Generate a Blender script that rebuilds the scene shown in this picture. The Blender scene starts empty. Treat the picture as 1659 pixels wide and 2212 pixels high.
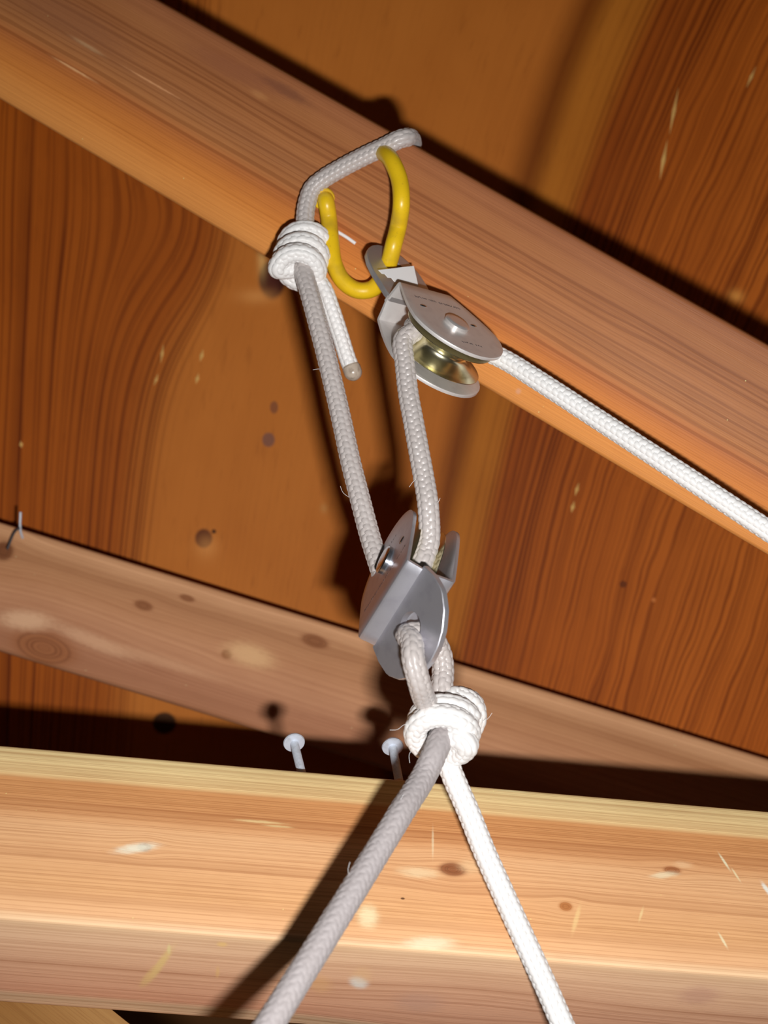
import bpy, bmesh, math, random
import numpy as np
from mathutils import Vector, Matrix

random.seed(7)
S = bpy.context.scene
COL = S.collection
MM = 0.001

# ------------------------------------------------------------------ camera
CAM = Vector((0.0, 0.0, 1.7))
ELEV = math.radians(32)
FPX, CX, CY = 3200.0, 829.5, 1106.0
FWD = Vector((0, math.cos(ELEV), math.sin(ELEV)))
_r0 = Vector((1, 0, 0)); _u0 = Vector((0, -math.sin(ELEV), math.cos(ELEV)))
RIGHT = (_r0 * 0.978 - _u0 * 0.206).normalized()
UP = (_r0 * 0.206 + _u0 * 0.978).normalized()

def vec(x, y, z):
    """direction: x right, y down, z forward in camera axes -> world"""
    return RIGHT * x - UP * y + FWD * z

def at(px, py, d):
    """image pixel back-projected to a chosen depth in mm -> world point in m"""
    d = d * MM
    return CAM + vec((px - CX) / FPX * d, (py - CY) / FPX * d, d)

cam_data = bpy.data.cameras.new('camera')
cam = bpy.data.objects.new('camera', cam_data); COL.objects.link(cam)
cam.matrix_world = Matrix(((RIGHT.x, UP.x, -FWD.x, CAM.x), (RIGHT.y, UP.y, -FWD.y, CAM.y),
                           (RIGHT.z, UP.z, -FWD.z, CAM.z), (0, 0, 0, 1)))
cam_data.sensor_fit = 'VERTICAL'; cam_data.sensor_height = 36.0
cam_data.lens = FPX / 2212.0 * 36.0
cam_data.clip_start = 0.01
cam_data.dof.use_dof = True
cam_data.dof.focus_distance = 0.69
cam_data.dof.aperture_fstop = 10.0
S.camera = cam

# ------------------------------------------------------------------ light
w = bpy.data.worlds.new('World'); S.world = w; w.use_nodes = True
bg = w.node_tree.nodes['Background']
bg.inputs[0].default_value = (1.0, 0.80, 0.62, 1); bg.inputs[1].default_value = 0.016

fl = bpy.data.lights.new('flash', 'AREA'); fl.shape = 'RECTANGLE'
fl.size = 0.030; fl.size_y = 0.014; fl.energy = 5.6; fl.color = (1.0, 0.985, 0.97)
flash = bpy.data.objects.new('flash', fl); COL.objects.link(flash)
flash.matrix_world = cam.matrix_world.copy()
flash.matrix_world.translation = CAM + vec(0.045, 0.066, 0.0)

S.view_settings.view_transform = 'Standard'
S.view_settings.look = 'None'
S.view_settings.exposure = 0.0
S.view_settings.gamma = 1.0
S.view_settings.use_curve_mapping = False

# ------------------------------------------------------------------ node helpers
def lin(c):
    return tuple(((v / 255) / 12.92 if v / 255 <= 0.04045 else ((v / 255 + 0.055) / 1.055) ** 2.4) for v in c)

def alb(c, k=1.0):
    return tuple(min(0.92, v / k) for v in lin(c)) + (1.0,)

class NT:
    """tiny expression layer over a shader node tree"""
    def __init__(self, name):
        self.mat = bpy.data.materials.new(name); self.mat.use_nodes = True
        self.t = self.mat.node_tree; self.n = self.t.nodes
        self.bsdf = self.n['Principled BSDF']
    def new(self, kind): return self.n.new(kind)
    def link(self, a, b): self.t.links.new(a, b)
    def put(self, sock, v):
        if isinstance(v, E): self.link(v.s, sock)
        else: sock.default_value = v
    def math(self, op, *a, clamp=False):
        n = self.new('ShaderNodeMath'); n.operation = op; n.use_clamp = clamp
        for i, v in enumerate(a): self.put(n.inputs[i], v)
        return E(self, n.outputs[0])
    def coords(self, kind='Object'):
        n = self.new('ShaderNodeTexCoord'); s = self.new('ShaderNodeSeparateXYZ')
        self.link(n.outputs[kind], s.inputs[0])
        return E(self, n.outputs[kind]), E(self, s.outputs[0]), E(self, s.outputs[1]), E(self, s.outputs[2])
    def xyz(self, x, y, z):
        n = self.new('ShaderNodeCombineXYZ')
        for i, v in enumerate((x, y, z)): self.put(n.inputs[i], v)
        return E(self, n.outputs[0])
    def noise(self, v, scale=1.0, detail=2.0, rough=0.5):
        n = self.new('ShaderNodeTexNoise'); self.put(n.inputs['Vector'], v)
        n.inputs['Scale'].default_value = scale; n.inputs['Detail'].default_value = detail
        n.inputs['Roughness'].default_value = rough
        return E(self, n.outputs[0])
    def noise1(self, wv, scale=1.0, detail=2.0, rough=0.5):
        n = self.new('ShaderNodeTexNoise'); n.noise_dimensions = '1D'; self.put(n.inputs['W'], wv)
        n.inputs['Scale'].default_value = scale; n.inputs['Detail'].default_value = detail
        n.inputs['Roughness'].default_value = rough
        return E(self, n.outputs[0])
    def step(self, v, a, b):
        n = self.new('ShaderNodeMapRange'); n.interpolation_type = 'SMOOTHSTEP'
        self.put(n.inputs[0], v)
        n.inputs[1].default_value = a; n.inputs[2].default_value = b
        return E(self, n.outputs[0])
    def ramp(self, f, stops, interp='LINEAR'):
        n = self.new('ShaderNodeValToRGB'); self.put(n.inputs[0], f)
        cr = n.color_ramp; cr.interpolation = interp
        while len(cr.elements) < len(stops): cr.elements.new(0.5)
        for e, (p, c) in zip(cr.elements, stops):
            e.position = p; e.color = c if len(c) == 4 else tuple(c) + (1,)
        return E(self, n.outputs[0])
    def mix(self, f, a, b, mode='MIX'):
        n = self.new('ShaderNodeMix'); n.data_type = 'RGBA'; n.blend_type = mode
        n.clamp_factor = True
        self.put(n.inputs[0], f); self.put(n.inputs[6], a); self.put(n.inputs[7], b)
        return E(self, n.outputs[2])
    def blob(self, x, y, x0, y0, sx, sy, ang=0.0):
        dx, dy = x - x0, y - y0
        if ang:
            c, s = math.cos(ang), math.sin(ang)
            dx, dy = dx * c + dy * s, dy * c - dx * s
        dx, dy = dx * (1 / sx), dy * (1 / sy)
        return self.math('EXPONENT', (dx * dx + dy * dy) * -1.0)
    def bump(self, h, strength=0.3, dist=0.0005):
        n = self.new('ShaderNodeBump'); n.inputs['Strength'].default_value = strength
        n.inputs['Distance'].default_value = dist; self.put(n.inputs['Height'], h)
        self.link(n.outputs[0], self.bsdf.inputs['Normal'])
    def set(self, **kw):
        for k, v in kw.items(): self.put(self.bsdf.inputs[k.replace('_', ' ')], v)
        return self.mat

class E:
    def __init__(self, t, s): self.t, self.s = t, s
    def __add__(self, o): return self.t.math('ADD', self, o)
    __radd__ = __add__
    def __sub__(self, o): return self.t.math('SUBTRACT', self, o)
    def __rsub__(self, o): return self.t.math('SUBTRACT', o, self)
    def __mul__(self, o): return self.t.math('MULTIPLY', self, o)
    __rmul__ = __mul__

# ------------------------------------------------------------------ object helpers
def tag(o, label=None, cat=None, group=None, kind=None):
    if label: o['label'] = label
    if cat: o['category'] = cat
    if group: o['group'] = group
    if kind: o['kind'] = kind
    return o

def empty(name, loc, label, cat, group=None):
    o = bpy.data.objects.new(name, None); COL.objects.link(o)
    o.location = loc; o.empty_display_size = 0.01
    return tag(o, label, cat, group)

def obj(name, mesh, mat, parent=None, matrix=None, smooth=True, sharp=35):
    """mesh data is in world space unless a matrix is given"""
    if mat: mesh.materials.append(mat)
    if smooth:
        mesh.polygons.foreach_set('use_smooth', [True] * len(mesh.polygons))
        if sharp: mesh.set_sharp_from_angle(angle=math.radians(sharp))
    o = bpy.data.objects.new(name, mesh); COL.objects.link(o)
    if matrix is not None: o.matrix_world = matrix
    if parent is not None:
        o.parent = parent; o.matrix_parent_inverse = parent_matrix(parent).inverted()
    return o

def parent_matrix(p):
    m = p.matrix_basis.copy()
    while p.parent is not None:
        m = p.parent.matrix_basis @ p.matrix_parent_inverse @ m if False else p.matrix_parent_inverse @ m
        p = p.parent
        m = p.matrix_basis @ m
    return m

def mesh_from(verts, faces, name='mesh'):
    me = bpy.data.meshes.new(name)
    me.from_pydata([tuple(v) for v in verts], [], faces); me.update()
    return me

def bm_mesh(bm, name='mesh'):
    bmesh.ops.recalc_face_normals(bm, faces=bm.faces[:])
    me = bpy.data.meshes.new(name); bm.to_mesh(me); bm.free(); return me

def frame(o, x, y, z):
    return Matrix(((x.x, y.x, z.x, o.x), (x.y, y.y, z.y, o.y), (x.z, y.z, z.z, o.z), (0, 0, 0, 1)))

def box_mesh(x0, x1, y0, y1, z0, z1, bev=0.0, seg=2, cuts=0, wob=0.0):
    bm = bmesh.new()
    bmesh.ops.create_cube(bm, size=1.0)
    for v in bm.verts:
        v.co = Vector((x0 + (v.co.x + .5) * (x1 - x0), y0 + (v.co.y + .5) * (y1 - y0), z0 + (v.co.z + .5) * (z1 - z0)))
    if cuts:
        es = [e for e in bm.edges if abs(e.verts[0].co.x - e.verts[1].co.x) > 1e-6]
        bmesh.ops.subdivide_edges(bm, edges=es, cuts=cuts, use_grid_fill=True)
        for v in bm.verts:
            if x0 + 1e-6 < v.co.x < x1 - 1e-6:
                v.co.y += random.uniform(-wob, wob); v.co.z += random.uniform(-wob, wob) * .3
    if bev:
        es = [e for e in bm.edges if len(e.link_faces) == 2 and e.calc_face_angle(0) > 0.5]
        bmesh.ops.bevel(bm, geom=es, offset=bev, segments=seg, affect='EDGES', profile=0.5)
    return bm_mesh(bm)

def spline(pts, step):
    """centripetal-ish Catmull-Rom through world points, resampled evenly"""
    P = np.array([tuple(p) for p in pts], dtype=float)
    P = np.vstack([2 * P[0] - P[1], P, 2 * P[-1] - P[-2]])
    out = []
    for i in range(1, len(P) - 2):
        p0, p1, p2, p3 = P[i - 1:i + 3]
        t0 = 0; t1 = t0 + np.linalg.norm(p1 - p0) ** .5; t2 = t1 + np.linalg.norm(p2 - p1) ** .5; t3 = t2 + np.linalg.norm(p3 - p2) ** .5
        t = np.linspace(t1, t2, 24, endpoint=False)[:, None]
        A1 = (t1 - t) / (t1 - t0) * p0 + (t - t0) / (t1 - t0) * p1
        A2 = (t2 - t) / (t2 - t1) * p1 + (t - t1) / (t2 - t1) * p2
        A3 = (t3 - t) / (t3 - t2) * p2 + (t - t2) / (t3 - t2) * p3
        B1 = (t2 - t) / (t2 - t0) * A1 + (t - t0) / (t2 - t0) * A2
        B2 = (t3 - t) / (t3 - t1) * A2 + (t - t1) / (t3 - t1) * A3
        out.append((t2 - t) / (t2 - t1) * B1 + (t - t1) / (t2 - t1) * B2)
    Q = np.vstack(out + [P[-2][None, :]])
    seg = np.linalg.norm(np.diff(Q, axis=0), axis=1); L = np.concatenate([[0], np.cumsum(seg)])
    n = max(4, int(L[-1] / step) + 1)
    s = np.linspace(0, L[-1], n)
    return np.stack([np.interp(s, L, Q[:, k]) for k in range(3)], 1), s

def frames(C):
    T = np.gradient(C, axis=0); T /= np.linalg.norm(T, axis=1)[:, None]
    N = np.zeros_like(T)
    a = np.array([0.3, 0.5, 0.8]); n = a - T[0] * a.dot(T[0]); N[0] = n / np.linalg.norm(n)
    for i in range(1, len(C)):
        n = N[i - 1] - T[i] * N[i - 1].dot(T[i]); N[i] = n / np.linalg.norm(n)
    return T, N, np.cross(T, N)

def sweep(C, s, R, nseg, cap=True, uv=False):
    """R: (rings, nseg) radius array or scalar/1-D"""
    T, N, B = frames(C)
    th = np.linspace(0, 2 * np.pi, nseg, endpoint=False)
    n = len(C)
    R = np.broadcast_to(np.asarray(R, float).reshape(n, -1) if np.ndim(R) else np.full((n, 1), R), (n, nseg))
    V = C[:, None, :] + R[:, :, None] * (np.cos(th)[None, :, None] * N[:, None, :] + np.sin(th)[None, :, None] * B[:, None, :])
    V = V.reshape(-1, 3)
    i = np.arange(n - 1)[:, None] * nseg; j = np.arange(nseg)[None, :]; j2 = (j + 1) % nseg
    F = np.stack([i + j, i + j2, i + nseg + j2, i + nseg + j], -1).reshape(-1, 4)
    me = bpy.data.meshes.new('sweep')
    nq = len(F); caps = 2 if cap else 0
    me.vertices.add(len(V)); me.vertices.foreach_set('co', V.ravel())
    me.loops.add(nq * 4 + caps * nseg)
    loops = F.ravel()
    starts = np.arange(nq) * 4
    if cap:
        loops = np.concatenate([loops, np.arange(nseg)[::-1], (n - 1) * nseg + np.arange(nseg)])
        starts = np.concatenate([starts, [nq * 4, nq * 4 + nseg]])
    me.loops.foreach_set('vertex_index', loops.astype(np.int32))
    me.polygons.add(nq + caps)
    me.polygons.foreach_set('loop_start', starts.astype(np.int32))
    if uv:
        U = me.uv_layers.new(name='UVMap')
        vv = np.zeros((len(loops), 2)); 
        u = np.stack([np.broadcast_to(j, (n - 1, nseg)), np.broadcast_to(j + 1, (n - 1, nseg)), np.broadcast_to(j + 1, (n - 1, nseg)), np.broadcast_to(j, (n - 1, nseg))], -1).reshape(-1) / nseg
        a = s[:-1, None]; b = s[1:, None]
        v = np.stack([np.broadcast_to(a, (n - 1, nseg)), np.broadcast_to(a, (n - 1, nseg)), np.broadcast_to(b, (n - 1, nseg)), np.broadcast_to(b, (n - 1, nseg))], -1).reshape(-1) * 100
        vv[:nq * 4, 0] = u; vv[:nq * 4, 1] = v
        U.data.foreach_set('uv', vv.ravel())
    me.update(calc_edges=True); me.validate()
    return me

def braid_rope(pts, rad, wales=8, pitch=3.4, amp=0.6, nseg=60, step=0.5, twist=0.0, fuzz=0.0, lean=0.35, taper=None):
    C, s = spline(pts, step * MM)
    th = np.linspace(0, 1, nseg, endpoint=False)[None, :] + twist * s[:, None] * 10
    sm = (s / MM)[:, None]
    c = np.floor(th * wales); a = th * wales - c - 0.5
    sgn = np.where(np.mod(c, 2) < 1, 1.0, -1.0)
    b = sm / pitch + 0.5 * np.mod(c, 2); b = b - np.floor(b) - 0.5
    aa = a + lean * sgn * b * 0.8
    tear = 0.52 - 0.16 * b
    h = np.sqrt(np.clip(1 - (aa / tear) ** 2 - (b / 0.60) ** 2, 0, 1))
    R = (rad - amp * 0.55 + amp * h) * MM
    if fuzz: R = R + np.random.RandomState(3).randn(*R.shape) * fuzz * MM
    if taper is not None: R = R * taper(s / s[-1])[:, None]
    return sweep(C, s, R, nseg, True, True)

def tube(pts, rad, nseg=24, step=1.0, smooth_ends=False):
    C, s = spline(pts, step * MM)
    R = np.full(len(C), rad * MM)
    if smooth_ends:
        d = np.minimum(s, s[-1] - s); R = R * np.sqrt(np.clip(1 - (1 - np.clip(d / (rad * MM), 0, 1)) ** 2, 0.02, 1))
    return sweep(C, s, R, nseg)

def lathe(profile, n=64):
    """profile [(r, z)] in mm about local z, closed over the axis ends"""
    V, F = [], []
    for r, z in profile:
        for k in range(n):
            a = 2 * math.pi * k / n; V.append((r * MM * math.cos(a), r * MM * math.sin(a), z * MM))
    for i in range(len(profile) - 1):
        for k in range(n):
            F.append((i * n + k, i * n + (k + 1) % n, (i + 1) * n + (k + 1) % n, (i + 1) * n + k))
    F.append(tuple(range(n))[::-1]); F.append(tuple((len(profile) - 1) * n + k for k in range(n)))
    bm = bmesh.new()
    vs = [bm.verts.new(v) for v in V]
    for f in F: bm.faces.new([vs[i] for i in f])
    return bm_mesh(bm)

class Face:
    """flat timber face: origin, unit axes x (along), y (across), z (towards the room)"""
    def __init__(self, o, x, y):
        self.o = o; self.x = x.normalized(); self.y = (y - self.x * y.dot(self.x)).normalized()
        self.z = self.x.cross(self.y).normalized()
    def hit(self, px, py, off=0.0):
        d = vec((px - CX) / FPX, (py - CY) / FPX, 1.0)
        k = (self.o - CAM).dot(self.z) / d.dot(self.z)
        return CAM + d * k + self.z * off * MM
    def over(self, px, py, lift):
        """point on the sight-line that stands `lift` mm proud of the face"""
        d = vec((px - CX) / FPX, (py - CY) / FPX, 1.0)
        return CAM + d * ((self.o + self.z * lift * MM - CAM).dot(self.z) / d.dot(self.z))
    def loc(self, px, py):
        p = self.hit(px, py) - self.o
        return p.dot(self.x), p.dot(self.y)
    def m(self): return frame(self.o, self.x, self.y, self.z)

# ------------------------------------------------------------------ timber faces (image pixels at chosen depths)
_p0, _p1 = at(0, 215, 819), at(1659, 1200, 733)
RAFTER = Face(_p0, _p1 - _p0, at(870, 300, 760) - _p0)
RAFTER_W = (at(870, 300, 760) - _p0).dot(RAFTER.y)
_c0 = at(829.5, 1106, 1000)
CEIL = Face(_c0, at(1659, 1106, 1005) - at(0, 1106, 995), at(829.5, 0, 1015) - _c0)   # y runs up the slope
_b0, _b1 = at(0, 1408, 930), at(1659, 1915, 945)
BRACE = Face(_b0, _b1 - _b0, at(778, 1368, 945) - _b0)
BRACE_W = (at(778, 1368, 945) - _b0).dot(BRACE.y)
_f0, _f1 = at(0, 1982, 618), at(1659, 2112, 640)
CROSS = Face(_f0, _f1 - _f0, at(829.5, 1678, 688) - at(829.5, 2047, 629))
CROSS_H = (at(829.5, 1678, 688) - at(829.5, 2047, 629)).dot(CROSS.y)
CROSS_D = 0.081

# ------------------------------------------------------------------ wood materials
def wood_ceiling():
    t = NT('plywood_deck'); v, x, y, z = t.coords()
    y = y * -1.0                                              # measure down the sheet
    u0 = x + y * 0.199 + x * y * 0.708                        # grain fans slightly
    g = t.xyz(u0 * 1.0, y * 0.22, 0.0)
    warp = t.noise(g, 9.0, 2.0) - 0.5
    wavy = t.step(u0, 0.06, 0.16)
    fine = t.noise(t.xyz(u0, y * 0.35, 3.1), 22.0, 3.0) - 0.5
    u = u0 + warp * 0.020 + fine * wavy * 0.022
    # cathedral figure on the left
    kx, ky = (440 - CX) / 3200, (490 - CY) / 3200
    bl = t.blob(x, y, kx, ky, 0.060, 0.085)
    u = u - bl * 0.036
    zone = t.ramp(u * 1.0 + 0.5, [
        (0.10, alb((136, 68, 12), KC)), (0.26, alb((134, 66, 12), KC)), (0.318, alb((132, 66, 14), KC)),
        (0.345, alb((153, 89, 32), KC)), (0.44, alb((151, 88, 31), KC)), (0.525, alb((149, 85, 29), KC)),
        (0.540, alb((96, 46, 6), KC)), (0.552, alb((146, 86, 24), KC)), (0.566, alb((142, 82, 22), KC)),
        (0.576, alb((120, 56, 10), KC)), (0.63, alb((140, 70, 16), KC)), (0.75, alb((150, 78, 22), KC)), (0.9, alb((142, 70, 18), KC))])
    s1 = t.noise1(u, 360.0, 3.0, 0.6)
    s2 = t.noise1(u, 75.0, 1.0, 0.5)
    lines = t.step(s1, 0.46, 0.62) * 0.70 + t.step(s2, 0.5, 0.7) * 0.30
    calm = t.math('MAXIMUM', t.step(u, -0.145, -0.172), t.step(u0, 0.05, 0.075))
    patch = t.step(t.noise(t.xyz(u0 * 2.0, y, 0.0), 7.0, 2.0), 0.28, 0.62)
    dark = t.mix(1.0, zone, (0.40, 0.30, 0.20, 1), 'MULTIPLY')
    col = t.mix(lines * (calm * 0.95 + 0.08) * (patch * 0.6 + 0.4), zone, dark)
    pore = t.noise(t.xyz(u0 * 260.0, y * 34.0, 0.0), 1.0, 3.0, 0.6)
    col = t.mix(t.step(pore, 0.55, 0.75) * 0.22, col, dark)
    mott = t.noise(t.xyz(x * 1.0, y * 0.6, 0.0), 24.0, 3.0)
    col = t.mix((mott - 0.40) * 0.9, col, t.mix(1.0, col, (0.72, 0.62, 0.45, 1), 'MULTIPLY'))
    for (px, py, rx, ry, c, k) in [(440, 1163, 19, 21, (66, 22, 8), 1.0), (446, 1180, 24, 26, (190, 130, 70), .4),
                                   (588, 603, 30, 44, (58, 22, 14), 1.0), (566, 560, 10, 40, (200, 150, 90), .55), (556, 640, 40, 16, (190, 130, 70), .45),
                                   (580, 950, 14, 16, (92, 62, 54), .8), (592, 880, 9, 14, (90, 52, 38), .7), (700, 1098, 8, 10, (150, 110, 60), .5),
                                   (462, 1148, 5, 5, (50, 25, 10), .9), (355, 1562, 26, 24, (20, 8, 4), .9), (1382, 1652, 34, 26, (20, 8, 4), .9),
                                   (1590, 640, 16, 14, (210, 130, 60), .6), (1346, 1262, 8, 8, (60, 24, 10), .7), (1412, 1296, 5, 5, (170, 100, 50), .7)]:
        cx_, cy_ = CEIL.loc(px, py)
        m = t.blob(x, y, cx_, -cy_, rx / 3200, ry / 3200)
        edge = t.step(m, 0.25, 0.55) if k > .65 else m
        col = t.mix(edge * k, col, alb(c, KC))
    t.bump(s1 * 0.6 + pore * 0.4, 0.25, 0.0006)
    return t.set(Base_Color=col, Roughness=0.6, Specular_IOR_Level=0.12)

def wood_beam(name, span, stops, k, freq, line_amt, coarse=None, knots=(), marks=(), unfold=False, warp=0.006, stretch=0.05,
              rough=0.5, mott_amt=0.5, dark=(0.50, 0.34, 0.26, 1), scratch=0.0, stretch2=0.02, spec=0.15):
    """long-grain timber: zone colours across the face, ring lines deflected round knots, marks on top"""
    t = NT(name); v, x, y, z = t.coords()
    q = y + z if unfold else y + z * 0.6
    n0 = t.noise(t.xyz(x * stretch * 20.0, q * 14.0, 1.7), 1.0, 2.0) - 0.5
    f = q + n0 * warp
    for (kx, ky, rx, ry, a) in [kn[:5] for kn in knots]:
        f = f - (q - ky) * t.blob(x, q, kx, ky, rx * 3.0, ry * 2.6) * a
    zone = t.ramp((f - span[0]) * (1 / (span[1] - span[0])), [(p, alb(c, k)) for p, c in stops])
    s1 = t.noise1(f, freq, 2.0, 0.65)
    s2 = t.noise1(f + 3.3, freq * 0.33, 1.0, 0.5)
    lines = t.step(s1, 0.50, 0.68) * 0.6 + t.step(s2, 0.52, 0.70) * 0.4
    along = t.noise(t.xyz(x * 14.0, f * 120.0, 0.3), 1.0, 2.0)
    amt = line_amt
    lm = lines * (along * 0.9 + 0.35) * amt
    if coarse:
        (c0, c1, cf, ca) = coarse
        w2 = t.step(q, c0, c0 + .006) * t.step(q, c1, c1 - .006)
        s3 = t.noise1(f + (t.noise(t.xyz(x * 9.0, q * 60.0, 0.9), 1.0, 2.0) - .5) * 0.005, cf, 1.0, 0.5)
        lm = t.math('MAXIMUM', lm, t.step(s3, 0.47, 0.62) * w2 * ca)
    s4 = t.noise1(f + 1.7, freq * 2.6, 1.0, 0.5)
    lm = t.math('MAXIMUM', lm, t.step(s4, 0.52, 0.66) * line_amt * 0.62 * (along * 0.6 + 0.5))
    drk = t.mix(1.0, zone, dark, 'MULTIPLY')
    col = t.mix(lm, zone, drk)
    pore = t.noise(t.xyz(x * 60.0, q * 1500.0, z * 1500.0), 1.0, 2.0, 0.6)
    col = t.mix(t.step(pore, 0.5, 0.8) * 0.22, col, drk)
    mott = t.noise(t.xyz(x * 12.0, q * 40.0, z * 40.0), 1.0, 3.0)
    col = t.mix((mott - 0.45) * mott_amt * 2.0, col, t.mix(1.0, col, (0.72, 0.62, 0.56, 1), 'MULTIPLY'))
    for kn in knots:
        kx, ky, rx, ry, a, kc = kn[:6]
        if kc is None: continue
        d = t.blob(x, q, kx, ky, rx, ry)
        ring = t.noise1(d, 9.0, 1.0)
        kcol = t.mix(t.step(ring, .45, .6) * .6, alb(kc, k), t.mix(1.0, alb(kc, k), (.5, .4, .35, 1), 'MULTIPLY'))
        col = t.mix(t.step(d, 0.12, 0.62) * 0.85, col, kcol)
    for (mx, my, rx, ry, c, a, ang) in marks:
        d = t.blob(x, q, mx, my, rx, ry, ang)
        tex = t.noise(t.xyz(x * 260.0, q * 900.0, 0.0), 1.0, 3.0, 0.65)
        col = t.mix(t.step(d + (tex - 0.5) * 0.9 * (d + 0.15), 0.12, 0.95) * a, col, alb(c, k))
    if scratch:
        sx = x * 0.86 + q * -0.5; sy = x * 0.5 + q * 0.86
        sc = t.noise(t.xyz(sx * 420.0, sy * 16.0, 0.0), 1.0, 1.0)
        zone_s = t.step(t.noise(t.xyz(x * 9.0, q * 9.0, 5.0), 1.0, 1.0), 0.5, 0.62)
        col = t.mix(t.step(sc, 0.77, 0.83) * zone_s * scratch, col, alb((250, 205, 150), k))
    dust = t.new('ShaderNodeTexVoronoi'); t.put(dust.inputs['Vector'], v); dust.inputs['Scale'].default_value = 210.0
    dm = t.step(E(t, dust.outputs['Distance']), 0.075, 0.04)
    pick = t.noise(v * 1.0 if False else t.xyz(x * 90.0, q * 90.0, 2.2), 1.0, 1.0)
    col = t.mix(dm * t.step(pick, 0.66, 0.70) * 0.8, col, alb((250, 215, 140), k))
    t.bump(s1 * 0.5 + pore * 0.5 - lm * 0.4, 0.3, 0.0006)
    return t.set(Base_Color=col, Roughness=rough, Specular_IOR_Level=spec)

# brightness a white card would show at each timber's distance (from the flash falloff)
KP = fl.energy / (math.pi ** 2)
KC, KR, KB, KF = KP / 1.0 ** 2 * 0.95, KP / 0.775 ** 2 * 0.74, KP / 0.935 ** 2 * 0.82, KP / 0.645 ** 2 * 0.64

M_CEIL = wood_ceiling()
def rl(px, py): return RAFTER.loc(px, py)
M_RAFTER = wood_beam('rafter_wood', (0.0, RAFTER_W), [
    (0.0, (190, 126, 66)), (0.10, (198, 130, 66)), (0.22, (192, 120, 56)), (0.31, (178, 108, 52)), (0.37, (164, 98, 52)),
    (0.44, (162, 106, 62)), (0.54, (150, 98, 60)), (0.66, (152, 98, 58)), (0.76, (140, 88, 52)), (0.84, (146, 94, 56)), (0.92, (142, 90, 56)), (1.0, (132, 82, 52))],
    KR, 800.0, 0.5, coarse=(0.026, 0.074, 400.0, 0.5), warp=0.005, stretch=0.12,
    marks=[rl(615, 195) + (.018, .0032, (105, 64, 44), .75, 0.0), rl(560, 205) + (.006, .002, (160, 110, 66), .6, 0.0),
           rl(500, 150) + (.035, .006, (118, 70, 50), .45, 0.05),
           rl(150, 40) + (.05, .010, (120, 76, 52), .5, 0.0),
           rl(190, 100) + (.012, .0012, (172, 138, 100), .5, 0.0), rl(160, 150) + (.015, .0007, (214, 160, 110), .7, 0.0),
           rl(330, 180) + (.02, .0006, (206, 150, 104), .6, 0.0), rl(1120, 845) + (.0016, .0016, (190, 140, 110), .7, 0.0)],
    dark=(0.46, 0.34, 0.27, 1))
def bl_(px, py): return BRACE.loc(px, py)
M_BRACE = wood_beam('brace_wood', (0.0, BRACE_W), [
    (0.0, (144, 98, 70)), (0.2, (146, 100, 72)), (0.38, (164, 118, 86)), (0.6, (158, 112, 78)), (0.8, (150, 106, 72)), (0.93, (178, 134, 98)), (1.0, (168, 124, 88))],
    KB, 420.0, 0.5, warp=0.009, stretch=0.05, rough=0.6,
    knots=[bl_(95, 1400) + (.020, .010, .6, (128, 78, 46)), bl_(490, 1413) + (.0035, .003, .5, (120, 70, 34)),
           bl_(8, 1190) + (.006, .006, .5, (92, 50, 26)), bl_(310, 1308) + (.006, .003, .4, (116, 70, 40)), bl_(680, 1385) + (.009, .004, .4, (112, 66, 36)),
           bl_(404, 1292) + (.005, .002, .4, (116, 70, 40))],
    marks=[bl_(55, 1340) + (.020, .007, (188, 148, 116), .8, 0.2), bl_(200, 1385) + (.03, .005, (184, 144, 112), .6, -.1),
           bl_(540, 1415) + (.018, .008, (190, 148, 106), .75, 0.0), bl_(320, 1420) + (.05, .004, (174, 132, 100), .5, 0.0)])
def cl(px, py): return CROSS.loc(px, py)
def cu(px, py):
    """bottom face, unfolded below the arris"""
    f = Face(CROSS.o, CROSS.x, -CROSS.z)
    a, b = f.loc(px, py); return a, -b
_H = CROSS_H
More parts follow.
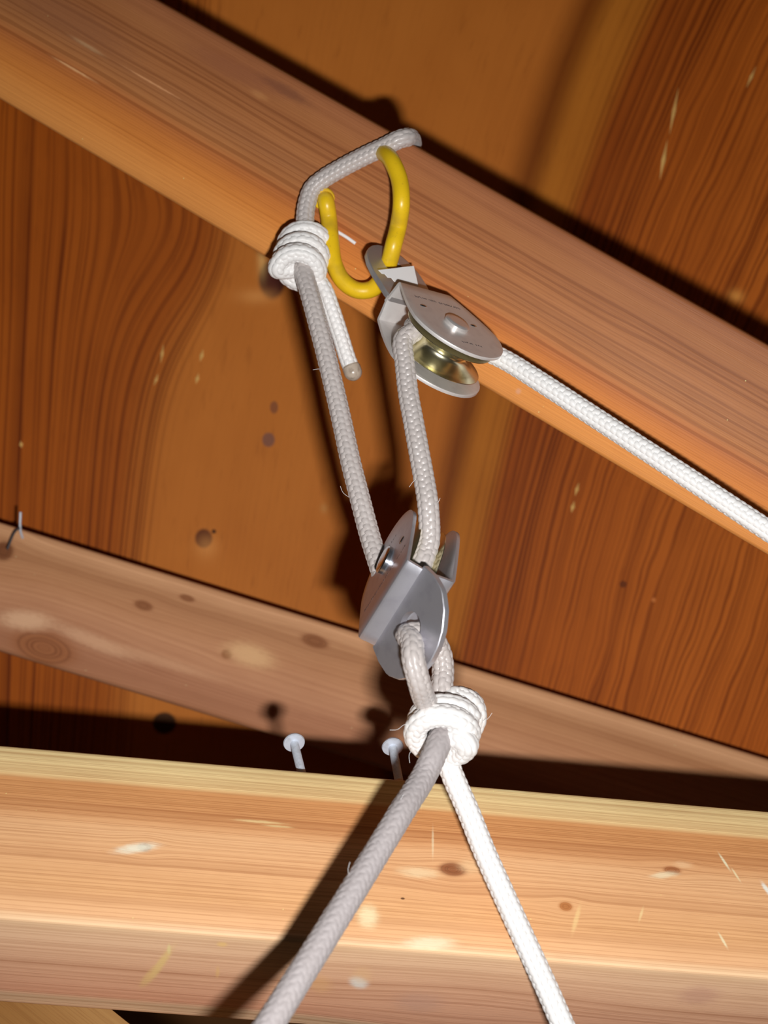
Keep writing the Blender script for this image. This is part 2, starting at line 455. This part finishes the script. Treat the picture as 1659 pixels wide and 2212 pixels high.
M_CROSS = wood_beam('crossbeam_wood', (-CROSS_D, _H), [
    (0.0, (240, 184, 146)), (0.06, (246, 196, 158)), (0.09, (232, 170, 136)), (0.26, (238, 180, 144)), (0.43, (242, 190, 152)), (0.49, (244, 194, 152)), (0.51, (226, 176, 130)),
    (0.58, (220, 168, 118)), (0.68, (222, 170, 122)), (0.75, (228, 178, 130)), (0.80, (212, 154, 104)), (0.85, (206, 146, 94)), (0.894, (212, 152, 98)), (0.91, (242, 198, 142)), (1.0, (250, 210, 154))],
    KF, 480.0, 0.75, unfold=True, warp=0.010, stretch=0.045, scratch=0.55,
    knots=[cl(978, 1878) + (.0062, .0034, .75, (134, 76, 46)), cl(1452, 1880) + (.004, .002, .8, (160, 96, 56)), cl(312, 1830) + (.003, .002, .8, (150, 98, 66)),
           cl(1222, 1958) + (.003, .0022, .6, (176, 108, 56)), cu(1000, 2190) + (.02, .011, .6, None), cl(870, 1941) + (.0009, .0005, .2, (70, 36, 20))],
    marks=[cl(295, 1832) + (.010, .0026, (250, 228, 206), .8, 0.25), cl(905, 1885) + (.010, .0030, (246, 206, 164), .65, 0.0), cl(1015, 1872) + (.006, .004, (244, 196, 150), .5, 0.0),
           cl(1435, 1890) + (.007, .0018, (250, 216, 180), .7, 0.2), cl(1475, 1868) + (.005, .002, (242, 192, 148), .5, 0.0),
           cl(1245, 1985) + (.0012, .008, (246, 200, 140), .55, -.3), cl(1385, 1975) + (.0007, .004, (250, 206, 150), .6, -.35),
           cl(1565, 1862) + (.0007, .005, (252, 226, 190), .85, .45), cl(1590, 1890) + (.0006, .004, (250, 214, 170), .8, .45), cl(1655, 1920) + (.0012, .004, (255, 240, 220), .9, .45),
           cl(1562, 2032) + (.0007, .004, (250, 220, 180), .8, .4), cl(1110, 1709) + (.009, .0006, (252, 214, 160), .8, 0.0), cl(910, 1720) + (.0005, .007, (250, 214, 160), .55, 0),
           cl(935, 1820) + (.0006, .008, (250, 220, 184), .5, 0), cl(560, 1775) + (.012, .0008, (250, 208, 150), .6, 0), cl(600, 1785) + (.007, .0006, (250, 208, 150), .6, 0),
           cu(775, 2122) + (.0042, .0062, (255, 244, 226), .95, 0.3), cu(780, 2110) + (.005, .010, (240, 186, 136), .5, 0.0),
           cu(345, 2085) + (.0022, .020, (244, 196, 130), .85, -.28), cu(320, 2110) + (.0022, .012, (240, 190, 128), .7, -.3), cu(365, 2050) + (.0009, .005, (250, 210, 150), .8, 0.0),
           cu(480, 2040) + (.0025, .0025, (240, 190, 120), .7, 0), cu(470, 2100) + (.001, .006, (236, 184, 120), .6, 0), cu(690, 2125) + (.006, .010, (232, 178, 122), .5, 0.2),
           cu(930, 2046) + (.012, .0035, (252, 216, 182), .8, 0.1), cu(800, 2010) + (.005, .006, (254, 222, 180), .7, 0.0),
           cu(905, 2165) + (.012, .012, (206, 160, 138), .5, 0), cu(1510, 2150) + (.010, .010, (196, 146, 124), .55, 0.2)])
M_BOARD = wood_beam('board_wood', (0.0, 0.09), [(0.0, (184, 140, 86)), (0.3, (162, 116, 64)), (1.0, (150, 104, 56))], KP / 0.72 ** 2, 300.0, 0.35, rough=0.6)

def simple(name, col, rough=0.5, metal=0.0, spec=0.5, noise_amt=0.0, nscale=60.0, dark=(0.6, 0.55, 0.5, 1), bump=0.0, coat=0.0):
    t = NT(name); v, x, y, z = t.coords()
    c = tuple(col) + (1,) if len(col) == 3 else col
    n = t.noise(v, nscale, 3.0)
    if noise_amt:
        c = t.mix(t.step(n, 0.45, 0.75) * noise_amt, c, t.mix(1.0, c, dark, 'MULTIPLY'))
    if bump: t.bump(t.noise(v, nscale * 12, 2.0), bump, 0.0003)
    return t.set(Base_Color=c, Roughness=rough, Metallic=metal, Specular_IOR_Level=spec, Coat_Weight=coat, Coat_Roughness=0.2)

def rope_material(name, col, rough=0.42, aniso=0.6, spec=0.5, sheen=0.15):
    t = NT(name); v, x, y, z = t.coords('UV')
    n = t.noise(t.xyz(x * 90.0, y * 40.0, 0.0), 1.0, 2.0)
    ov, ox, oy, oz = t.coords('Object')
    m = t.noise(ov, 140.0, 2.0)
    c = t.mix((n - 0.35) * 0.5 + (m - .5) * .4, tuple(col) + (1,), t.mix(1.0, tuple(col) + (1,), (0.80, 0.76, 0.72, 1), 'MULTIPLY'))
    tn = t.new('ShaderNodeTangent'); tn.direction_type = 'UV_MAP'; tn.uv_map = 'UVMap'
    t.link(tn.outputs[0], t.bsdf.inputs['Tangent'])
    t.bump(n, 0.25, 0.0002)
    return t.set(Base_Color=c, Roughness=rough, Anisotropic=aniso, Anisotropic_Rotation=0.25, Specular_IOR_Level=spec, Sheen_Weight=sheen)

M_ROPE_DIM = rope_material('nylon_rope_dim', (0.56, 0.51, 0.49), rough=0.32, spec=0.6)  # same rope, shade put into the colour where it tilts off the flash
M_ROPE_LIT = rope_material('nylon_rope_lit', (0.88, 0.87, 0.86))  # same rope, paler: flash sheen painted into the base colour
M_ROPE_GREY = rope_material('nylon_rope_grey', (0.44, 0.40, 0.40), rough=0.6, spec=0.25, sheen=0.1)  # greyer, rougher rope for one sling leg
M_MELT = simple('melted_nylon', (0.50, 0.42, 0.34), 0.25, 0, 0.6, 0.6, 400.0, (0.35, 0.30, 0.26, 1))
M_ZINC = simple('zinc_plate', (0.82, 0.79, 0.77), 0.42, 0.42, 0.5, 0.35, 160.0, (0.72, 0.70, 0.72, 1), 0.05)
M_POLISHED = simple('polished_zinc', (0.66, 0.66, 0.72), 0.42, 0.80, 0.5, 0.35, 160.0, (0.70, 0.68, 0.74, 1), 0.05)
M_RIVET = simple('rivet_zinc', (0.80, 0.76, 0.74), 0.32, 0.6, 0.5, 0.2, 200.0)
M_ZINC_BRIGHT = simple('zinc_bright', (0.70, 0.76, 0.82), 0.22, 1.0, 0.5, 0.2, 200.0, (0.8, 0.8, 0.85, 1))
M_BRASS = simple('yellow_zinc_sheave', (0.74, 0.70, 0.50), 0.26, 1.0, 0.5, 0.4, 90.0, (0.85, 0.78, 0.55, 1))
M_DARKMETAL = simple('dark_steel', (0.20, 0.20, 0.22), 0.4, 0.8, 0.5, 0.3, 120.0)
M_BOLT = simple('galvanised_bolt', (0.74, 0.80, 0.90), 0.5, 0.3, 0.5, 0.4, 300.0)
M_WHITE = simple('matte_white', (0.92, 0.92, 0.92), 0.6, 0, 0.3)  # plain matte white for the painted glint, paint streak and stray fibres
M_TAB = simple('dull_zinc_tab', (0.46, 0.44, 0.44), 0.42, 0.6, 0.5, 0.35, 160.0, (0.72, 0.70, 0.72, 1), 0.05)
M_STAMP = simple('stamped_mark', (0.16, 0.15, 0.17), 0.5, 0.6, 0.4)
M_CHIP = simple('raw_splinter_wood', alb((220, 150, 86), KC)[:3], 0.6, 0, 0.3, 0.4, 500.0)
M_WALL = simple('dark_far_wall', (0.36, 0.15, 0.05), 0.8, 0, 0.2, 0.5, 6.0)

def yellow_vinyl():
    t = NT('yellow_vinyl'); v, x, y, z = t.coords()
    n = t.noise(v, 55.0, 3.0); f = t.noise(v, 900.0, 2.0)
    c = t.mix(t.step(n, 0.48, 0.72) * 0.55, (0.86, 0.56, 0.012, 1), (0.40, 0.24, 0.03, 1))
    c = t.mix(t.step(f, 0.6, 0.8) * 0.25, c, (0.30, 0.18, 0.03, 1))
    t.bump(f, 0.06, 0.0003)
    return t.set(Base_Color=c, Roughness=0.34, Specular_IOR_Level=0.5)
M_YELLOW = yellow_vinyl()

# ------------------------------------------------------------------ structure and timbers
ceil = tag(obj('ceiling', box_mesh(-0.62, 0.62, -0.285, 0.75, -0.015, 0.0, 0.0), M_CEIL, None, CEIL.m(), False), 'sloping underside of reddish brown plywood roof deck', None, None, 'structure')
wall = tag(obj('wall_back', box_mesh(-2.2, 2.2, -0.02, 0.0, 0.0, 2.6), M_WALL, None, Matrix.Translation((0, 2.1, 0)), False), 'dark boarded wall far behind the timbers', None, None, 'structure')

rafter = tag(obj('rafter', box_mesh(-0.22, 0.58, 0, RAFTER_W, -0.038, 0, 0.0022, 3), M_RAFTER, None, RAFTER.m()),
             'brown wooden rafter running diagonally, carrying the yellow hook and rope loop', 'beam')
brace = tag(obj('brace', box_mesh(-0.25, 0.75, 0, BRACE_W, -0.036, 0, 0.004, 3), M_BRACE, None, BRACE.m()),
            'weathered pale brown wooden brace lying against the plywood behind the lower pulley', 'beam')
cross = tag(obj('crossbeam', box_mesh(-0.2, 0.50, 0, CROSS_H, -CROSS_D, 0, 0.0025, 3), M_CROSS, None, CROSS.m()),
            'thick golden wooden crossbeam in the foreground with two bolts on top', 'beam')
_d0, _d1 = at(232, 2172, 700), at(330, 2250, 690)
DB = Face(_d0, _d1 - _d0, at(20, 2212, 695) - _d0)
if DB.z.dot(FWD) > 0: DB = Face(_d0, _d0 - _d1, at(20, 2212, 695) - _d0)
board = tag(obj('diagonal_board', box_mesh(-0.12, 0.12, 0, 0.07, -0.019, 0, 0.001), M_BOARD, None, DB.m()),
            'pale yellow board end sloping below the crossbeam in the lower left corner', 'board')

# torn splinters on the plywood
for i, ((x0, y0), (x1, y1), wd) in enumerate([((1466, 188), (1446, 292), 8), ((1442, 300), (1425, 390), 9), ((1634, 142), (1612, 190), 7), ((353, 742), (347, 786), 7), ((342, 806), (332, 834), 7),
                                            ((439, 754), (432, 782), 9), ((429, 806), (423, 830), 9), ((1251, 1042), (1242, 1072), 8), ((1241, 1082), (1234, 1108), 9), ((44, 952), (47, 968), 9)]):
    a, b = CEIL.hit(x0, y0, 0.0), CEIL.hit(x1, y1, 0.0); mid = (a + b) / 2
    d = (b - a).normalized(); sd = CEIL.z.cross(d).normalized() * wd / 3200 * .5; up = CEIL.z * 0.0012
    V = [a, mid + sd, b, mid - sd, a.lerp(b, .35) + up, a.lerp(b, .7) + up * .8 + sd * .2]
    obj('splinter', mesh_from(V, [(0, 1, 4), (1, 5, 4), (1, 2, 5), (2, 3, 5), (3, 4, 5), (3, 0, 4)]), M_CHIP, ceil, None, False)

# ------------------------------------------------------------------ pulleys
def tab_mesh(outline, hole_l, hole_r, thick, n=64):
    """flat eye tab: outline [(l, t)] polygon in mm, round hole at (hole_l, 0); local x=l, y=t, z=thickness"""
    V = []; F = []
    poly = outline
    for k in range(n):
        a = 2 * math.pi * k / n; dx, dy = math.cos(a), math.sin(a); best = None
        for i in range(len(poly)):
            (x0, y0), (x1, y1) = poly[i], poly[(i + 1) % len(poly)]
            ex, ey = x1 - x0, y1 - y0; den = dx * ey - dy * ex
            if abs(den) < 1e-9: continue
            px, py = x0 - hole_l, y0
            r = (px * ey - py * ex) / den; u = (px * dy - py * dx) / den
            if r > 0 and -1e-6 <= u <= 1 + 1e-6 and (best is None or r < best): best = r
        V.append((hole_l + hole_r * dx, hole_r * dy)); V.append((hole_l + (best - .35) * dx, (best - .35) * dy)); V.append((hole_l + best * dx, best * dy))
    W = []
    h = thick / 2
    for (x, y), zi in [(v, i % 3) for i, v in enumerate(V)]:
        z = h if zi < 2 else h - .35
        W.append((x * MM, y * MM, z * MM)); W.append((x * MM, y * MM, -z * MM))
    for k in range(n):
        a, b = k * 6, ((k + 1) % n) * 6
        F += [(a, a + 2, b + 2, b), (a + 2, a + 4, b + 4, b + 2), (a + 4, a + 5, b + 5, b + 4), (a + 5, a + 3, b + 3, b + 5), (a + 3, a + 1, b + 1, b + 3), (a + 1, a, b, b + 1)]
    return mesh_from(W, F)

def cheek_mesh(R, c, wtop, g, h, m, thick):
    """one bent half: round cheek, fold, shoulder (side +n); local x=s, y=t, z=n"""
    rows = []
    for k in range(15):                                            # round end
        a = math.pi / 2 * k / 14
        rows.append((R * math.cos(a), g, max(.4, R * math.sin(a))))
    for k in range(1, 6):                                          # straight taper to the fold
        f = k / 5; rows.append((-c * f, g, R + (wtop - R) * f ** 1.35))
    br = 1.2
    rows += [(-c - br * .5, g - br * .25, wtop), (-c - br * .8, g - br * .8, wtop)]
    rows += [(-c - h * .6, g - m * .5, wtop * .99), (-c - h, g - m, wtop * .985), (-c - h - 1.5, g - m - .3, wtop * .97)]
    M = 10
    bm = bmesh.new(); grid = []
    for (s, n, w_) in rows:
        grid.append([bm.verts.new((s * MM, w_ * (2 * j / M - 1) * MM, n * MM)) for j in range(M + 1)])
    for i in range(len(rows) - 1):
        for j in range(M):
            bm.faces.new((grid[i][j], grid[i][j + 1], grid[i + 1][j + 1], grid[i + 1][j]))
    return bm_mesh(bm)

def add_mod(o, kind, **kw):
    md = o.modifiers.new(kind.lower(), kind)
    for k, v in kw.items(): setattr(md, k, v)

def stamp(parent, M, g, rows):
    """shallow stamped strokes on the front cheek; too worn to read"""
    rnd = random.Random(4); V = []; F = []
    for (s, t0, t1, size, n, ds) in rows:
        for k in range(n):
            f = (k + .5) / n; t = t0 + (t1 - t0) * f; ss = s + ds * f
            if rnd.random() < .16: continue
            for _ in range(2):
                a = rnd.choice([0, math.pi / 2, .6, -.6]); L = size * rnd.uniform(.3, .5); wd = size * .10
                cs, ct = ss + rnd.uniform(-.25, .25) * size, t + rnd.uniform(-.2, .2) * size
                dx, dy = math.cos(a), math.sin(a); b = len(V)
                for (u, v) in ((-L, -wd), (L, -wd), (L, wd), (-L, wd)):
                    V.append(((cs + u * dx - v * dy) * MM, (ct + u * dy + v * dx) * MM, (g + .83) * MM))
                for (u, v) in ((-L, -wd), (L, -wd), (L, wd), (-L, wd)):
                    V.append(((cs + u * dx - v * dy) * MM, (ct + u * dy + v * dx) * MM, (g + .70) * MM))
                F += [(b, b + 1, b + 2, b + 3), (b, b + 4, b + 5, b + 1), (b + 1, b + 5, b + 6, b + 2), (b + 2, b + 6, b + 7, b + 3), (b + 3, b + 7, b + 4, b)]
    o = obj('stamped_lettering', mesh_from(V, F), M_STAMP, parent, M, False)
    tag(o, 'worn stamped lettering', kind='stuff')
    return o

def make_pulley(label, O, s, n, R, c, wtop, h, m, g, tab, tilt, hole_l, hole_r, sheave_r, rivet_r, mats):
    n = n.normalized(); s = (s - n * s.dot(n)).normalized(); t = n.cross(s)
    M = frame(O, s, t, n)
    root = empty('pulley', O, label, 'pulley')
    for side in (1, -1):
        me = cheek_mesh(R, c, wtop, g, h, m, 1.6)
        Mx = M if side == 1 else M @ Matrix.Scale(-1, 4, (0, 0, 1))
        if side == -1:
            me.transform(Matrix.Scale(-1, 4, (0, 0, 1))); me.flip_normals(); Mx = M
        o = obj('cheek_plate', me, mats[0], root, Mx, True, 50)
        add_mod(o, 'SOLIDIFY', thickness=1.6 * MM, offset=0.0)
        add_mod(o, 'BEVEL', width=0.35 * MM, segments=2, limit_method='ANGLE')
    # eye tab
    ct, st = math.cos(tilt), math.sin(tilt)
    D = (-s * ct - n * st); Nt = (n * ct - s * st)
    T0 = O - s * (c + h) * MM + n * (g - m) * MM * (1 if tilt else 0)
    tabo = obj('eye_tab', tab_mesh(tab, hole_l, hole_r, 3.0), mats[3], root, frame(T0, D, Nt.cross(D), Nt), True, 40)
    # sheave
    prof = [(5, -6.6), (sheave_r - .8, -6.6), (sheave_r, -6.3), (sheave_r, -6.0)]
    for k in range(21):
        z = -5.9 + 11.8 * k / 20
        prof.append((sheave_r - .2 - (sheave_r - .2 - 12.5) * (1 - abs(z / 5.9) ** 2.0) ** .62, z))
    prof += [(sheave_r, 6.0), (sheave_r, 6.3), (sheave_r - .8, 6.6), (5, 6.6)]
    obj('sheave', lathe(prof, 96), mats[1], root, M, True, 40)
    # axle rivet
    prof = [(rivet_r * .75, -g - 3.0), (rivet_r, -g - 2.4), (rivet_r, -g - .8), (3.2, -g - .8), (3.2, g + .8), (rivet_r, g + .8), (rivet_r * 1.02, g + 2.6), (rivet_r * .9, g + 3.2), (rivet_r * .6, g + 3.3)]
    obj('rivet', lathe(prof, 48), mats[2], root, M, True, 45)
    return root, M, frame(T0, D, Nt.cross(D), Nt)

# upper pulley
US, UN = vec(.436, .641, -.632), vec(.473, -.755, -.439)
UO = at(983, 706, 707) - UN * 11 * MM
_th = [(-1, 16), (8, 16.6), (18, 17.6), (26, 17.0), (33, 14.8), (38, 11.4), (41.5, 7.2), (43.2, 3.4), (43.7, 0)]
tabU = _th + [(l, -t_) for l, t_ in _th[-2::-1]]
pulU, MU, TU = make_pulley('zinc pulley hanging from the yellow hook, with a flash glint painted white on its tab', UO, US, UN, 26.0, 31.5, 16.3, 3.0, 10.0, 11.0, tabU, math.radians(-8), 27.0, 6.6, 22.8, 6.4,
                           (M_ZINC, M_BRASS, M_RIVET, M_TAB))
# white flap painted as the flash glint on the tab, tilted to catch it
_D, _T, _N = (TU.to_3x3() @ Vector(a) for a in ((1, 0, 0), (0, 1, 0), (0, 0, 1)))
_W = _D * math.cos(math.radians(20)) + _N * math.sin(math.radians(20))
GLINT = frame(TU.translation + _D * 6 * MM + _N * 1.6 * MM, _W, _T, _W.cross(_T))
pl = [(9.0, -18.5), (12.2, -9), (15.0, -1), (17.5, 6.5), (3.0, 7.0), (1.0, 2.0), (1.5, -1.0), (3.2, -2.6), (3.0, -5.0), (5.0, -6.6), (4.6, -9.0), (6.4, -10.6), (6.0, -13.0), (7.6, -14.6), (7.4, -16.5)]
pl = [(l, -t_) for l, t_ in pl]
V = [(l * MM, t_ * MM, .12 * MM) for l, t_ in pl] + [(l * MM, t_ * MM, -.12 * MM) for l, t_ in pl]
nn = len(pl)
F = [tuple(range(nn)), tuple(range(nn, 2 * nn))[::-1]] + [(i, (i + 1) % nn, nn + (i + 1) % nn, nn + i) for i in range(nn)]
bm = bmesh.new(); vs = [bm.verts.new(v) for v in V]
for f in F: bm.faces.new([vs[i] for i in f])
tag(obj('glint_flap', bm_mesh(bm), M_WHITE, pulU, GLINT, False), 'white flap standing in for a flash glint')
stamp(pulU, MU, 11.0, [(-20.5, -14, 15, 1.9, 19, 1.0), (15.5, -6, 7, 1.6, 9, 0.0)])
for (s_, t_) in ((-12.0, -13.5), (-4.5, 14.5)):
    bm = bmesh.new(); bmesh.ops.create_uvsphere(bm, u_segments=14, v_segments=8, radius=1.0)
    bmesh.ops.transform(bm, matrix=Matrix.Diagonal((.8 * MM, 2.2 * MM, .55 * MM, 1)), verts=bm.verts)
    obj('punch_mark', bm_mesh(bm), M_ZINC_BRIGHT, pulU, MU @ Matrix.Translation((s_ * MM, t_ * MM, 11.75 * MM)))

# lower pulley
LN = vec(-.885, -.43, -.17)
LS = vec(.07, -.48, .87)
LT = LS.cross(LN).normalized()
if LT.dot(RIGHT) < 0: LT = -LT
LO = at(839, 1213, 668) - LN * 11 * MM
tabL = [(l * 1.2, t_) for l, t_ in [(-1, 24), (6, 25.5), (13, 25), (19, 20.5), (23.5, 14), (26, 7), (26.8, 0), (26, -7), (23.5, -14), (19, -20.5), (13, -25), (6, -25.5), (-1, -24)]]
pulL, ML, TL = make_pulley('zinc pulley hung between two ropes above the lower knot', LO, LS, LN, 25.5, 31.0, 22.8, 1.8, 8.6, 11.0, tabL, math.radians(32), 12.0, 7.0, 22.5, 6.6,
                           (M_POLISHED, M_BRASS, M_ZINC_BRIGHT, M_POLISHED))
stamp(pulL, ML, 11.0, [(-15.5, -20, 20, 1.9, 24, 0.0), (12.0, -10, 14, 1.5, 12, 0.0)])
bm = bmesh.new(); bmesh.ops.create_uvsphere(bm, u_segments=14, v_segments=8, radius=1.0)
bmesh.ops.transform(bm, matrix=Matrix.Diagonal((1.0 * MM, 2.4 * MM, .6 * MM, 1)), verts=bm.verts)
obj('punch_mark', bm_mesh(bm), M_ZINC_BRIGHT, pulL, ML @ Matrix.Translation((-4 * MM, -15 * MM, 11.75 * MM)))

# ------------------------------------------------------------------ yellow hook
hook = empty('hook', RAFTER.over(815, 312, 0), 'yellow vinyl coated hook screwed into the diagonal rafter', 'hook')
hp = [RAFTER.over(824, 326, -5), RAFTER.over(829, 330, 6), RAFTER.over(846, 348, 16), RAFTER.over(863, 390, 22), RAFTER.over(867, 440, 26), at(860, 490, 745), at(850, 530, 743), at(842, 562, 747),
      at(830, 594, 755), at(804, 624, 761), at(772, 627, 762), at(742, 608, 763), at(722, 570, 764), at(715, 520, 767), at(710, 470, 771), RAFTER.over(705, 438, 6), RAFTER.over(698, 424, -3)]
obj('hook_rod', tube(hp, 4.35, 32, 0.8), M_YELLOW, hook)
ax = (RAFTER.over(696, 424, -3) - RAFTER.over(706, 445, 8)).normalized()
fx = ax.orthogonal().normalized()
obj('collar', lathe([(3.5, -1.2), (5.6, -1.0), (6.0, -.2), (5.8, .8), (3.5, 1.2)], 40), M_YELLOW, hook, frame(RAFTER.over(699, 429, 2.5), fx, ax.cross(fx), ax))
tag(obj('paint_streak', tube([RAFTER.over(728, 500, .2), RAFTER.over(748, 512, .4), RAFTER.over(768, 526, .1)], 0.9, 10, 1.0), M_WHITE, rafter), 'white paint streak')

# ------------------------------------------------------------------ ropes
def helix(c0, c1, axis, r0, r1, turns, phase, n_per=14):
    axis = axis.normalized(); a = FWD.cross(axis).normalized(); b = axis.cross(a)
    out = []; n = int(turns * n_per) + 1
    for i in range(n + 1):
        f = i / n; th = phase + 2 * math.pi * turns * f; r = (r0 + (r1 - r0) * f) * MM
        out.append(c0.lerp(c1, f) + a * math.cos(th) * r + b * math.sin(th) * r)
    return out

def wrap(O, s, t, r, a0, a1, n):
    return [O + (t * math.sin(math.radians(a0 + (a1 - a0) * k / n)) - s * math.cos(math.radians(a0 + (a1 - a0) * k / n))) * r * MM for k in range(n + 1)]

UT = UN.cross(US)
hoist = empty('hoist_rope', at(650, 560, 760), 'white braided rope tied round the rafter and reeved through both pulleys', 'rope')
lp = [RAFTER.over(690, 612, -8), RAFTER.over(700, 590, -44), RAFTER.over(800, 440, -44), RAFTER.over(880, 345, -44), RAFTER.over(890, 322, -42), RAFTER.over(891, 307, -26), RAFTER.over(887, 298, -9), RAFTER.over(878, 297, 2), RAFTER.over(862, 301, 5), RAFTER.over(835, 315, 5.0),
      RAFTER.over(790, 336, 4.8), RAFTER.over(740, 362, 4.8), RAFTER.over(700, 386, 5.0), RAFTER.over(675, 408, 6), RAFTER.over(664, 436, 8), RAFTER.over(659, 470, 11), RAFTER.over(660, 500, 14)]
obj('beam_loop', braid_rope(lp, 4.55), M_ROPE_DIM, hoist)
KA = vec(-.15, .58, -.80)
kp = helix(at(660, 528, 770), at(641, 590, 751), KA, 9.8, 10.0, 2.45, math.radians(200))
kp.append(at(648, 580, 757))
knotU = obj('knot', braid_rope(kp, 4.75), M_ROPE_LIT, hoist); tag(knotU, 'coiled bright white knot')
tailp = [at(668, 590, 764), at(698, 622, 758), at(716, 668, 756), at(735, 725, 755), at(752, 778, 754), at(764, 806, 753)]
tailo = obj('tail', braid_rope(tailp, 4.5, taper=lambda f: 1 - .08 * f), M_ROPE_LIT, hoist); tag(tailo, 'cut white tail end')
tipp = [at(757, 790, 753.5), at(762, 803, 753), at(767, 822, 752.5)]
C, s_ = spline(tipp, 0.4 * MM)
obj('melted_tip', sweep(C, s_, np.clip(4.7 * np.sqrt(np.clip(1 - (np.clip((s_ / s_[-1] - .45) / .55, 0, 1)) ** 2, .03, 1)) - .35 * (s_ / s_[-1] < .1), .2, 5) * MM, 28), M_MELT, tailo)
LTt = LT
hl = [at(650, 555, 767), at(655, 586, 751), at(672, 645, 742), at(704, 765, 732), at(735, 895, 721), at(758, 1000, 711), at(780, 1086, 703), at(801, 1165, 695)]
hl += wrap(LO, LS, LT, 17.0, -72, 66, 10)
hl += [at(927, 1168, 659), at(925, 1095, 663), at(915, 1030, 670), at(904, 970, 676), at(893, 910, 683), at(882, 850, 690), at(875, 788, 697), at(871.5, 735, 703)]
wu = wrap(UO, US, UT, 17.0, -68, 0, 5)
obj('hoist_line', braid_rope(hl + wu, 4.75), M_ROPE_DIM, hoist)
hv = wrap(UO, US, UT, 17.0, 0, 44, 4) + [at(1088, 776, 719), at(1160, 820, 712), at(1300, 911, 700), at(1480, 1028, 684), at(1620, 1120, 676), at(1720, 1186, 670), at(1840, 1265, 663)]
tag(obj('haul_line', braid_rope(hv, 4.75), M_ROPE_LIT, hoist), 'bright white hauling line')

sling = empty('sling_rope', at(960, 1570, 645), 'white braided rope sling knotted below the lower pulley with two spread legs', 'rope')
TLo = TL.translation
hc = TL @ Vector((12.0 * MM, 0, 0)); tn_ = TL.to_3x3() @ Vector((0, 0, 1))
bp = [at(955, 1560, 645), at(921, 1518, 634), at(905, 1472, 619), at(893, 1425, 617), at(890, 1388, 623), hc + tn_ * 2.5 * MM + vec(-.0005, .003, 0), hc - tn_ * 3 * MM + vec(.001, .002, 0), at(940, 1386, 652), at(954, 1418, 656), at(957, 1452, 655), at(955, 1490, 651), at(962, 1560, 648)]
obj('bight', braid_rope(bp, 4.75), M_ROPE_DIM, sling)
kp = helix(at(984, 1548, 662), at(980, 1552, 652), vec(.20, .30, -.93), 9.6, 10.0, 1.2, math.radians(170))
kp2 = helix(at(962, 1556, 647), at(951, 1600, 632), vec(-.15, .66, -.74), 11.6, 11.4, 2.0, math.radians(190))
kp2 += [at(955, 1585, 640)]
knotL = obj('knot', braid_rope(kp + kp2[1:], 4.9), M_ROPE_LIT, sling); tag(knotL, 'bulky bright white knot')
ll = [at(958, 1578, 640), at(940, 1625, 628), at(916, 1676, 622), at(868, 1753, 606), at(805, 1856, 590), at(718, 1996, 568), at(633, 2132, 548), at(560, 2248, 532), at(480, 2376, 515), at(300, 2660, 480), at(100, 2980, 448)]
tag(obj('leg', braid_rope(ll, 5.35, wales=12, pitch=3.6, amp=0.32, lean=0.9, twist=0.6, fuzz=0.03), M_ROPE_GREY, sling), 'dull grey leg')
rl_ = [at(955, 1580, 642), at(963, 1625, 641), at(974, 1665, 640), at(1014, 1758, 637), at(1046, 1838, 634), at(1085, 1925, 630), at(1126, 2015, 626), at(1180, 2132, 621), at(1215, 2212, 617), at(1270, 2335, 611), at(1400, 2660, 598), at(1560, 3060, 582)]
tag(obj('leg', braid_rope(rl_, 4.75), M_ROPE_LIT, sling), 'bright white leg')

# ------------------------------------------------------------------ bolts on the crossbeam
def bolt(base, head, label):
    ax = (head - base).normalized(); L = (head - base).length / MM
    root = empty('bolt', base, label, 'bolt')
    fx = ax.orthogonal().normalized(); M = frame(base, fx, ax.cross(fx), ax)
    prof = []
    for k in range(int(L / .45)):
        z = k * .45; prof.append((1.95 + (.16 if k % 2 else 0) , z))
    prof += [(2.1, L - 1)]
    obj('shank', lathe(prof, 24), M_BOLT, root, M)
    obj('bolt_head', lathe([(2.0, L - 1.2), (5.1, L - 1.0), (5.35, L - .3), (4.7, L + 1.2), (2.5, L + 2.2), (.6, L + 2.5)], 36), M_BOLT, root, M)
    return root
bolt(at(653, 1676, 700), at(635, 1603, 722), 'galvanised bolt standing on the crossbeam, farther left from the rope knot')
bolt(at(862, 1688, 700), at(848, 1612, 721), 'galvanised bolt standing on the crossbeam, right beside the rope knot')

# bent nail in the brace
nail = empty('nail', BRACE.hit(46, 1150), 'thin bent nail sticking out over the left end of the pale brace', 'nail')
obj('nail_shank', tube([BRACE.hit(50, 1168, -2), BRACE.hit(46, 1146, 3), BRACE.hit(48, 1108, 6)], 0.85, 10, .8), M_BOLT, nail)
obj('nail_tip', tube([BRACE.hit(46, 1140, 3.5), BRACE.hit(36, 1150, 6), BRACE.hit(21, 1190, 9)], 0.8, 10, .8, True), M_DARKMETAL, nail)

# fuzz on the ropes
def fibre(parent, pts): obj('stray_fiber', tube(pts, 0.075, 6, 0.6), M_WHITE, parent)
for pts in [[at(755, 1075, 708), at(741, 1064, 706), at(735, 1050, 705)], [at(700, 800, 733), at(688, 797, 731), at(676, 799, 731)], [at(905, 1030, 668), at(893, 1040, 666), at(884, 1052, 665)],
            [at(935, 1100, 662), at(946, 1086, 661), at(951, 1076, 660)], [at(690, 700, 742), at(680, 706, 741), at(672, 716, 740)]]: fibre(hoist, pts)
for pts in [[at(885, 1565, 636), at(872, 1566, 632), at(858, 1576, 630), at(842, 1577, 630)], [at(1045, 1560, 648), at(1056, 1550, 646), at(1063, 1540, 645)], [at(890, 1620, 630), at(884, 1630, 628), at(885, 1648, 628)],
            [at(760, 1905, 582), at(752, 1880, 580), at(756, 1862, 580)], [at(862, 1745, 606), at(866, 1726, 604), at(872, 1716, 604)]]: fibre(sling, pts)
